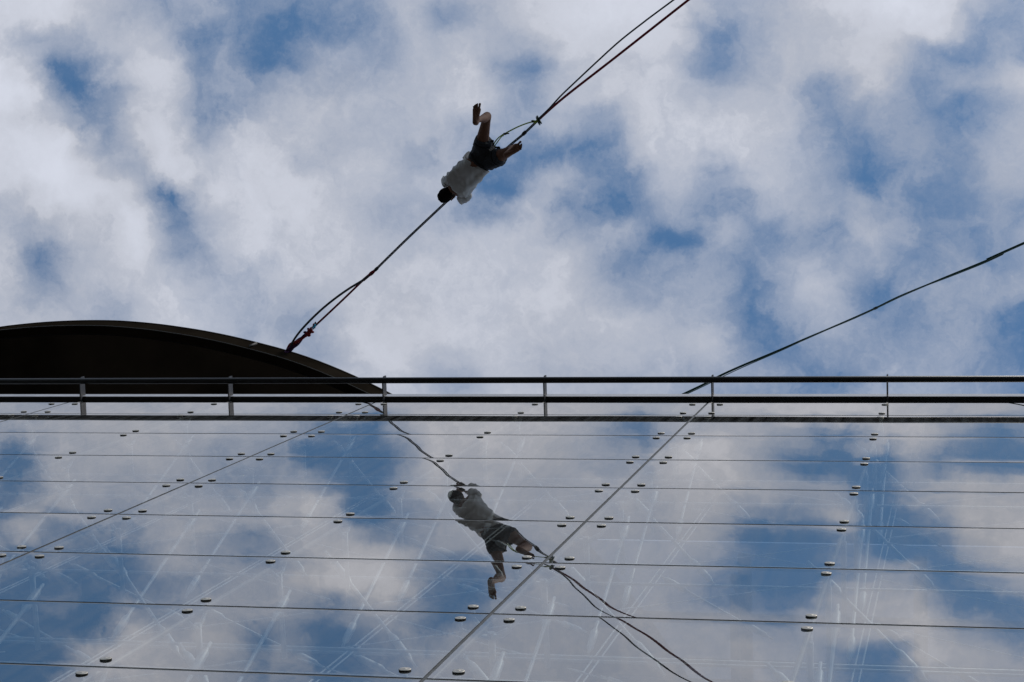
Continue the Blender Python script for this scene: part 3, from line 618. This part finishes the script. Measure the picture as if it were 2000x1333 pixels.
# anchor sling of knotted cloth round the roof edge
sl = thing('anchor_sling', anch, 'knotted red and purple sling tied to the edge of the dark curved roof', 'sling')
def knotty(P, rad, seed, tw=2.2):
    S = spline(P, 8); rr = []
    for i in range(len(S)):
        q = i/(len(S)-1); r = np.interp(q, np.linspace(0, 1, len(rad)), rad); rr.append(r)
    return S, rr
S, rr = knotty([at(561,687,24.28), at(570,677,24.28), at(580,669,24.27), at(590,661,24.26), at(598,653,24.25), at(605,648,24.24)], [.034,.046,.038,.022,.024,.018], 1)
for nm, mt, ph in (('purple_strand', 'purple', 0), ('red_strand', 'red', 2.2), ('purple_strand', 'purple', 4.2)):
    m_ = MB(); Q = []
    for i, p in enumerate(S):
        a = ph+i*.14; d_ = Vector((.66*math.cos(a), .75*math.cos(a), math.sin(a)))*rr[i]*.55; Q.append(p+d_)
    m_.tube(Q, [r*.62 for r in rr], 10); m_.build(nm, mt, sl)
m_ = MB(); rk = random.Random(3)
for (x, y, r) in ((600,652,.030),(606,645,.034),(612,640,.030),(603,655,.028),(610,649,.026),(596,657,.026),(614,634,.022)):
    m_.ball(at(x, y, 24.24+rk.uniform(-.02,.02)), r, 2, (1.1, rk.uniform(.6,.9), .8))
for q in range(3):
    c = at(604+q*4, 649-q*5, 24.24); m_.torus(c, (1, -1+.5*q, .3), .026, .010, 16, 6)
m_.build('knot', 'red', sl)
m_ = MB()
m_.ball(at(596,649.5,24.23), .03, 2, (.9,.6,.8)); m_.ball(at(602,643,24.25), .018, 2); m_.build('purple_knot', 'purple', sl)
m_ = MB(); c = at(614,638,24.20); m_.torus(c, (.6,.5,.5), .026, .010, 18, 8); m_.build('shackle', 'blue', sl)
m_ = MB(); a = at(617,634,24.22); b = at(616.5,631,24.26); m_.tube([a, b], .008, 8); m_.ball(at(616,630.5,24.26), .014, 1); m_.build('shackle_pin', 'tape', sl)
# hold fast inside the roof edge
m_ = MB(); m_.tube([at(556,692,24.20), at(561,687,24.28), at(566,681,24.33)], .03, 8); m_.build('sling_tail', 'purple', sl)

# second slackline over the roof on the right
z2 = 25.7
L2 = [(2000,475),(1960,494.5),(1920,512.5),(1860,536.6),(1809,557.6),(1755,580.5),(1710,602.4),(1668,621.5),(1614,644.6),(1569,664),(1535,679),(1500,693.8),(1450,714.5),(1405,735),(1335,770)]
tw = [0,.1,.2,.7,1.0,.3,.7,.5,1.0,.4,.1,.2,.3,.2,0]
P = [at(x, y, z2) for x, y in L2]; dL = (P[0]-P[3]).normalized(); dR = (P[-1]-P[-4]).normalized()
PA = [P[0]+dL*14, P[0]+dL*6]+P+[P[-1]+dR*3.2]
hl2 = thing('slackline', P[-1], 'thin dark green slackline passing over the roof at the right', 'slackline')
m_ = MB(); ribbon(m_, PA, .030, .004, [0,0]+[q*.7 for q in tw]+[0]); m_.build('main_webbing', 'grweb', hl2)
PB = []
for i, p in enumerate(P):
    o_ = [.012,.014,.016,.014,.004,.0,.004,.002,-.003,.006,.012,.016,.022,.026,.020][i]
    PB.append(p+Vector((-.35*o_*1.4, .94*o_*1.4, -.02)))
PB = [PB[0]+dL*14, PB[0]+dL*6]+PB+[PB[-1]+dR*3.2]
m_ = MB(); ribbon(m_, PB, .011, .0035); m_.build('backup_webbing', 'teal', hl2)
m_ = MB()
for (x, y) in ((1710,602.4),):
    c = at(x, y, z2); m_.tube([c-dL*.03, c-dL*.02, c+dL*.02, c+dL*.03], [.012,.018,.018,.012], 8, flat=(1,.6), up=(0,0,1))
m_.build('tape_wrap', 'tape', hl2)
mast = thing('roof_mast', PA[-1], 'steel mast on the roof that holds the end of the green slackline', 'mast')
MB().tube([Vector((PA[-1].x, PA[-1].y+.05, 18.7)), Vector((PA[-1].x, PA[-1].y+.05, 25.9))], .06, 12).build('pole', 'steel2', mast)
MB().box(PA[-1].x-.25, PA[-1].x+.25, PA[-1].y-.2, PA[-1].y+.3, 18.42, 18.72).build('base_plate', 'steel2', mast)

# ------------------------------------------------------------------ leash
pel = at(947, 305, 23.17)
lk = thing('leash', at(1048,237,ZL), 'lime green safety leash ringed to the slackline behind the hanging man', 'leash')
c = at(1052, 235.5, 23.64); dr = Vector((.755, -.655, 0))
for o_, a in ((-.009, (.86,-.36,.30)), (.012, (.82,-.44,.16))):
    MB().torus(c+dr*o_, a, .054, .0095, 32, 8).build('leash_ring', 'dgreen', lk)
m_ = MB(); S = spline([at(1044,237.5,23.63), at(1030,241,23.56), at(1012,248,23.47), at(996,256,23.42), at(985,262,23.40)], 8); m_.tube(S, .0085, 8); m_.build('cord', 'lime', lk)
m_ = MB(); S = spline([at(985,262,23.40), at(976,267.5,23.38), at(968,276,23.36), at(964,284,23.34), at(964.5,290,23.32)], 8); m_.tube(S, .0075, 8)
S = spline([at(985,262,23.40), at(979,268,23.35), at(973,276,23.31), at(968,283,23.29), at(965.5,290,23.30)], 8); m_.tube(S, .0065, 8); m_.build('cord', 'lime', lk)
m_ = MB()
for (x, y, r) in ((1042,237.5,.022),(1046,238.5,.026),(1050,236,.020),(1049,232,.014)): m_.ball(at(x, y, 23.62), r, 2, (1,.8,.8))
m_.build('knot', 'lime', lk)
m_ = MB(); m_.tube([at(1041,237,23.61), at(1038.5,238,23.60)], .017, 8); m_.build('tape_wrap', 'tape', lk); m_ = MB(); m_.ball(at(986,262,23.40), .020, 2, (1.3,.8,.7)); m_.tube([at(986,262,23.40), at(994.5,261,23.40)], .008, 6); m_.ball(at(982,264.5,23.39), .016, 2)
m_.build('tied_knot', 'tape', lk)

# ------------------------------------------------------------------ person
man = thing('person', pel, 'barefoot person in pale shirt and dark shorts hanging under the slackline, hands on it', 'person')
def capsule(bm, a, b, ra, rb_, n=14):
    a = Vector(a); b = Vector(b)
    for c_, r in ((a, ra), (b, rb_)):
        bmesh.ops.create_icosphere(bm, subdivisions=2, radius=r, matrix=Matrix.Translation(c_))
    d_ = b-a
    if d_.length > 1e-5:
        mm = Matrix.Translation((a+b)/2)@d_.to_track_quat('Z', 'Y').to_matrix().to_4x4()
        bmesh.ops.create_cone(bm, cap_ends=True, segments=n, radius1=ra, radius2=rb_, depth=d_.length, matrix=mm)
def chain(bm, P, r):
    for i in range(len(P)-1): capsule(bm, P[i], P[i+1], r[i], r[i+1])
def ell(bm, c_, ax, rad):
    """ellipsoid: ax = three unit axes, rad = three radii"""
    mm = Matrix.Identity(4)
    for k in range(3):
        for q in range(3): mm[q][k] = ax[k][q]*rad[k]
        mm[k][3] = c_[k]
    bmesh.ops.create_icosphere(bm, subdivisions=3, radius=1.0, matrix=mm)
def solid(bm, name, mt, parent, voxel, smooth=4, disp=None):
    bmesh.ops.recalc_face_normals(bm, faces=bm.faces)
    me = bpy.data.meshes.new(name); bm.to_mesh(me); bm.free()
    o = bpy.data.objects.new(name, me); col.objects.link(o)
    r = o.modifiers.new('r', 'REMESH'); r.mode = 'VOXEL'; r.voxel_size = voxel
    s = o.modifiers.new('s', 'SMOOTH'); s.iterations = smooth; s.factor = .5
    dg = bpy.context.evaluated_depsgraph_get(); me2 = bpy.data.meshes.new_from_object(o.evaluated_get(dg))
    bpy.data.objects.remove(o, do_unlink=True)
    if disp:
        ns = [v.normal.copy() for v in me2.vertices]
        for v, n_ in zip(me2.vertices, ns): v.co += n_*disp(v.co)
        me2.update()
    return link(name, me2, mt, parent, True)
spn = (at(885,369,23.2)-at(950,305,23.2)); spn.z = 0; spn.normalize()         # towards the head
lat = Vector((spn.y, -spn.x, 0)); 
if lat.dot(at(868,348,23.2)-at(893,368,23.2)) < 0: lat = -lat                 # towards his right arm (upper left in the picture)
upz = Vector((0, 0, 1))
neck = at(884,370,23.23); head = at(871.5,380.5,23.27); chest = at(901,352,23.18); waist = at(928,324,23.165)
sR = at(877,352,23.24); sL = at(907,382,23.24)
eR = at(871,357,23.475); eL = at(901,389,23.455)
hR = at(880.5,385.5,23.655); hL = at(893.5,374,23.645)
hipR = at(938,296,23.155); hipL = at(957,315,23.155)
kR = at(951.5,227,22.90); kL = at(1008,289,22.88)
aR = at(931.5,236,22.43); aL = at(989,301.5,22.42)
bm = bmesh.new()
ell(bm, chest, (lat, spn, upz), (.165, .20, .105)); ell(bm, waist, (lat, spn, upz), (.135, .17, .09)); ell(bm, pel, (lat, spn, upz), (.155, .145, .105))
chain(bm, [sR, sR*.5+sL*.5, sL], [.055, .07, .055]); chain(bm, [chest, neck, head-spn*.02], [.09, .056, .054])
# head: skull, jaw, face turned up to the line
ell(bm, head, (lat, spn, upz), (.076, .098, .098))
ell(bm, head-spn*.045+upz*.055, (lat, spn, upz), (.052, .055, .045))           # jaw
ell(bm, head+upz*.103-spn*.008, (lat, spn, upz), (.013, .024, .018))           # nose
for s_ in (-1, 1):
    ell(bm, head+lat*s_*.030+upz*.083+spn*.022, (lat, spn, upz), (.022, .010, .012))   # brows
    ell(bm, head+lat*s_*.079-spn*.008, (lat, spn, upz), (.011, .030, .020))            # ears
chain(bm, [sR, eR], [.050, .036]); chain(bm, [eR, (eR*.65+hR*.35), hR-(hR-eR).normalized()*.05], [.036, .038, .024])
chain(bm, [sL, eL], [.050, .036]); chain(bm, [eL, (eL*.65+hL*.35), hL-(hL-eL).normalized()*.05], [.036, .038, .024])
ldir = Vector((.755, -.655, 0)); lcross = Vector((.655, .755, 0))
for hnd, elb, sg in ((hR, eR, 1), (hL, eL, -1)):
    # palm rises beside the webbing, five fingers curl over it
    wr = hnd-(hnd-elb).normalized()*.05
    side = lcross*(-sg)*.030
    pc = hnd+side+upz*.01
    chain(bm, [wr, pc+ldir*.022, pc+ldir*.022+upz*.035], [.022, .016, .014]); chain(bm, [wr, pc-ldir*.022, pc-ldir*.022+upz*.035], [.022, .016, .014])
    for f in range(4):
        b0 = pc+ldir*(-.033+.022*f)+upz*.035; ln = (.9, 1.05, 1.0, .8)[f]
        chain(bm, [b0, b0+upz*.030*ln-side*.35, b0+upz*.034*ln-side*1.25, b0+upz*.006-side*1.95], [.0105, .0098, .009, .0078])
    tb = pc-ldir*.040-upz*.005
    chain(bm, [tb, tb-ldir*.018+upz*.018-side*.4, tb-ldir*.012+upz*.034-side*1.3], [.013, .011, .009])
# legs
for hp, kn, an in ((hipR, kR, aR), (hipL, kL, aL)):
    md = hp.lerp(kn, .45)
    chain(bm, [hp, md, hp.lerp(kn, .85), kn], [.088, .076, .056, .054])
    cf = kn.lerp(an, .32)+(hp-kn).normalized()*.018
    chain(bm, [kn, cf, kn.lerp(an, .7), an], [.054, .055, .036, .033])
# feet seen from the sole: heel, arch and ball, five toes; big toe on the right for the right foot (upper), mirrored for the left
def foot(bm, heel, toe, an, big):
    zf = Vector((0,0,1)); d_ = (toe-heel); d_.z = 0; Lf = d_.length; d_.normalize(); s_ = Vector((d_.y, -d_.x, 0))*big
    h0 = heel+d_*.030; 
    def P(a, b, c_=0): return heel+d_*(a*Lf)+s_*b*1.10+zf*c_
    chain(bm, [P(.12,0,.012), P(.12,0,.05), an], [.031, .034, .034])
    chain(bm, [P(.13,0,.008), P(.42,-.016,.012), P(.68,-.024,.004)], [.036, .027, .025])
    chain(bm, [P(.13,0,.02), P(.42,.008,.030), P(.70,.020,.008)], [.034, .027, .030])
    chain(bm, [P(.68,-.026,.003), P(.71,.0,.006), P(.72,.022,.004)], [.018, .021, .023])
    chain(bm, [an, P(.45,0,.055), P(.66,.0,.026)], [.034, .030, .020])
    tl = [(.026,.72,.945,.0145),(.0020,.76,.940,.0090),(-.0140,.76,.905,.0085),(-.0285,.73,.860,.0080),(-.0410,.70,.805,.0075)]
    for q, (b, a0, a1, r) in enumerate(tl):
        chain(bm, [P(a0, b*.9, .006), P((a0+a1)/2, b+.001, .010), P(a1, b+(.004 if q == 0 else 0), -.001)], [r*.95, r*.82, r])
foot(bm, at(927.5,245.5,22.345), at(932.5,200.5,22.345), aR, -1)
foot(bm, at(983,306.5,22.33), at(1022,280.5,22.34), aL, 1)
body = solid(bm, 'body', 'skin', man, .0042, 2)
# hair: cap over crown, back of the head and nape
bm = bmesh.new()
ell(bm, head-upz*.012+spn*.012, (lat, spn, upz), (.090, .108, .104)); ell(bm, head-upz*.045-spn*.055, (lat, spn, upz), (.066, .055, .050))
ell(bm, head+spn*.06+upz*.035, (lat, spn, upz), (.070, .050, .062))
solid(bm, 'hair', 'hair', man, .007, 3, lambda c_: .007*noise.noise(c_*38)+.004*noise.noise(c_*90))

# shirt: lofted sleeve and trunk tubes with folds
def loft(rings, n=64, fold=.006, seed=0., fq=9.):
    """rings: (left point, right point, half depth, lift)"""
    V = []; Fs = []
    for a, b, dp, lf in rings:
        c_ = (a+b)/2; hw = (a-b)/2; ax = hw.normalized()
        for k in range(n):
            an = 2*math.pi*k/n; cs, sn = math.cos(an), math.sin(an)
            e = .80
            p = c_+hw*(math.copysign(abs(cs)**e, cs))+upz*(dp*math.copysign(abs(sn)**e, sn)+lf)
            V.append(p)
    m_ = len(rings)
    for i in range(m_-1):
        for k in range(n): Fs.append((i*n+k, i*n+(k+1)%n, (i+1)*n+(k+1)%n, (i+1)*n+k))
    return V, Fs
def interp(R_, k):
    A = spline([r[0] for r in R_], k); B = spline([r[1] for r in R_], k)
    Dp = spline([Vector((r[2], r[3], 0)) for r in R_], k)
    return [(a, b, d_.x, d_.y) for a, b, d_ in zip(A, B, Dp)]
zt = 23.17
TR = [(at(876,362,zt+.05), at(889,379,zt+.05), .055, 0), (at(871.5,353,zt+.03), at(898,386,zt+.03), .095, 0), (at(869.5,345,zt), at(910,387.5,zt), .125, -.01), (at(876,336.5,zt), at(921,378,zt), .145, -.015),
      (at(884,327,zt), at(932,365.5,zt), .150, -.02), (at(892,318.5,zt), at(942,352,zt), .120, 0), (at(900,312,zt), at(949,343,zt), .112, .01), (at(906,306.5,zt), at(954.5,336,zt), .108, .02)]
V, Fs = loft(interp(TR, 7))
nm = len(V)
def sleeve(c0, c1, c2, r0, r1, r2):
    global V, Fs
    b0 = len(V); n = 36; S = spline([c0, c1, c2], 8); rr = [np.interp(i/(len(S)-1), [0,.5,1], [r0,r1,r2]) for i in range(len(S))]
    for i, p in enumerate(S):
        tg = (S[min(i+1,len(S)-1)]-S[max(i-1,0)]).normalized(); b = tg.cross(spn).normalized(); a = b.cross(tg)
        for k in range(n):
            an = 2*math.pi*k/n; V.append(p+b*math.cos(an)*rr[i]+a*math.sin(an)*rr[i])
    for i in range(len(S)-1):
        for k in range(n): Fs.append((b0+i*n+k, b0+i*n+(k+1)%n, b0+(i+1)*n+(k+1)%n, b0+(i+1)*n+k))
sleeve(at(882,356,23.20), at(875,353,23.26), at(871.5,355,23.40), .085, .073, .078)
sleeve(at(901,376,23.20), at(909,383,23.24), at(905,388,23.38), .085, .077, .082)
def foldy(c_):
    q = Vector((c_.dot(spn)*5.5, c_.dot(lat)*16, c_.z*7))
    a = noise.noise(q*.8)*.026
    a += (1-abs(noise.noise(Vector((c_.dot(spn)*13+c_.dot(lat)*7, c_.dot(lat)*5-c_.dot(spn)*2, c_.z*4)))*2.4))*.018
    a += noise.noise(c_*20)*.004
    return a-.012
me = bpy.data.meshes.new('shirt'); me.from_pydata([tuple(v) for v in V], [], Fs); me.update()
b_ = bmesh.new(); b_.from_mesh(me); bmesh.ops.recalc_face_normals(b_, faces=b_.faces); b_.normal_update()
ctr = chest
for v in b_.verts:
    v.co += v.normal*foldy(v.co)
b_.to_mesh(me); b_.free()
shirt = link('shirt', me, 'shirt', man, True)
sd_ = shirt.modifiers.new('thickness', 'SOLIDIFY'); sd_.thickness = .004; sd_.offset = -1
# loose front of the shirt hanging past the waist on his right side
m_ = MB(); S = [at(903,309,23.28), at(908,302,23.30), at(914,296.5,23.30), at(919,299,23.29)]
V2 = []
for i, p in enumerate(spline(S, 5)):
    V2.append((p, p+Vector((.045+.012*math.sin(i*1.9), .055+.01*math.sin(i*2.6), .02))))
for (a, b), (c_, e) in zip(V2, V2[1:]):
    f = m_.bm.faces.new([m_.bm.verts.new(x) for x in (a, b, e, c_)])
bmesh.ops.remove_doubles(m_.bm, verts=m_.bm.verts, dist=.0005)
bmesh.ops.solidify(m_.bm, geom=m_.bm.faces[:], thickness=.004)
m_.build('shirt_hem', 'shirt', man)

# shorts
bm = bmesh.new()
ell(bm, at(946,307,23.17), (lat, spn, upz), (.172, .155, .118))
ell(bm, at(938,312,23.17), (lat, spn, upz), (.160, .125, .112))
def cuff(hp, a, b, c1, r0, r1):
    cc_ = (a+b)/2; capsule_ends(bm, hp, cc_, r0, r1)
def capsule_ends(bm, a, b, ra, rb2):
    d_ = b-a
    bmesh.ops.create_icosphere(bm, subdivisions=3, radius=ra, matrix=Matrix.Translation(a))
    mm = Matrix.Translation((a+b)/2)@d_.to_track_quat('Z', 'Y').to_matrix().to_4x4()
    bmesh.ops.create_cone(bm, cap_ends=True, segments=28, radius1=ra*.985, radius2=rb2, depth=d_.length, matrix=mm)
capsule_ends(bm, at(939,297,23.155), at(945,272.5,23.06), .112, .107)
capsule_ends(bm, at(956,315,23.155), at(979,305.5,23.05), .114, .104)
capsule_ends(bm, at(950,300,23.155), at(961,292,23.12), .10, .085)
def sf(c_):
    a = noise.noise(c_*9)*.010+noise.noise(c_*24)*.007+(1-abs(noise.noise(Vector((c_.x*11, c_.y*11, c_.z*20)))*2))*.006
    return a
solid(bm, 'shorts', 'shorts', man, .008, 2, sf)
# harness: waist belt and leg loops, tie-in at the front
hs = None
m_ = MB()
for c_, ax, r, fl in ((at(936,316,23.17), spn, .150, 1), (at(943.5,279,23.085), (kR-hipR).normalized(), .108, 1), (at(973,308,23.08), (kL-hipL).normalized(), .108, 1)):
    m_.torus(c_, ax, r, .010, 40, 8)
m_.tube([at(962,277,23.12), at(964,283,23.22), at(964.5,290,23.30)], .012, 8)
m_.tube([at(974,289,23.14), at(968,288,23.24), at(964.5,290,23.30)], .012, 8)
m_.ball(at(961.5,276,23.08), .024, 2, (1,.7,1)); m_.ball(at(973.5,289,23.08), .026, 2, (1,.7,1))
m_.build('harness', 'strap', man)

# ------------------------------------------------------------------ render
scene.render.engine = 'CYCLES'
scene.cycles.max_bounces = 10; scene.cycles.transparent_max_bounces = 24; scene.cycles.glossy_bounces = 6
scene.cycles.use_denoising = True
scene.render.resolution_x = 1024; scene.render.resolution_y = 682
bpy.context.view_layer.update()
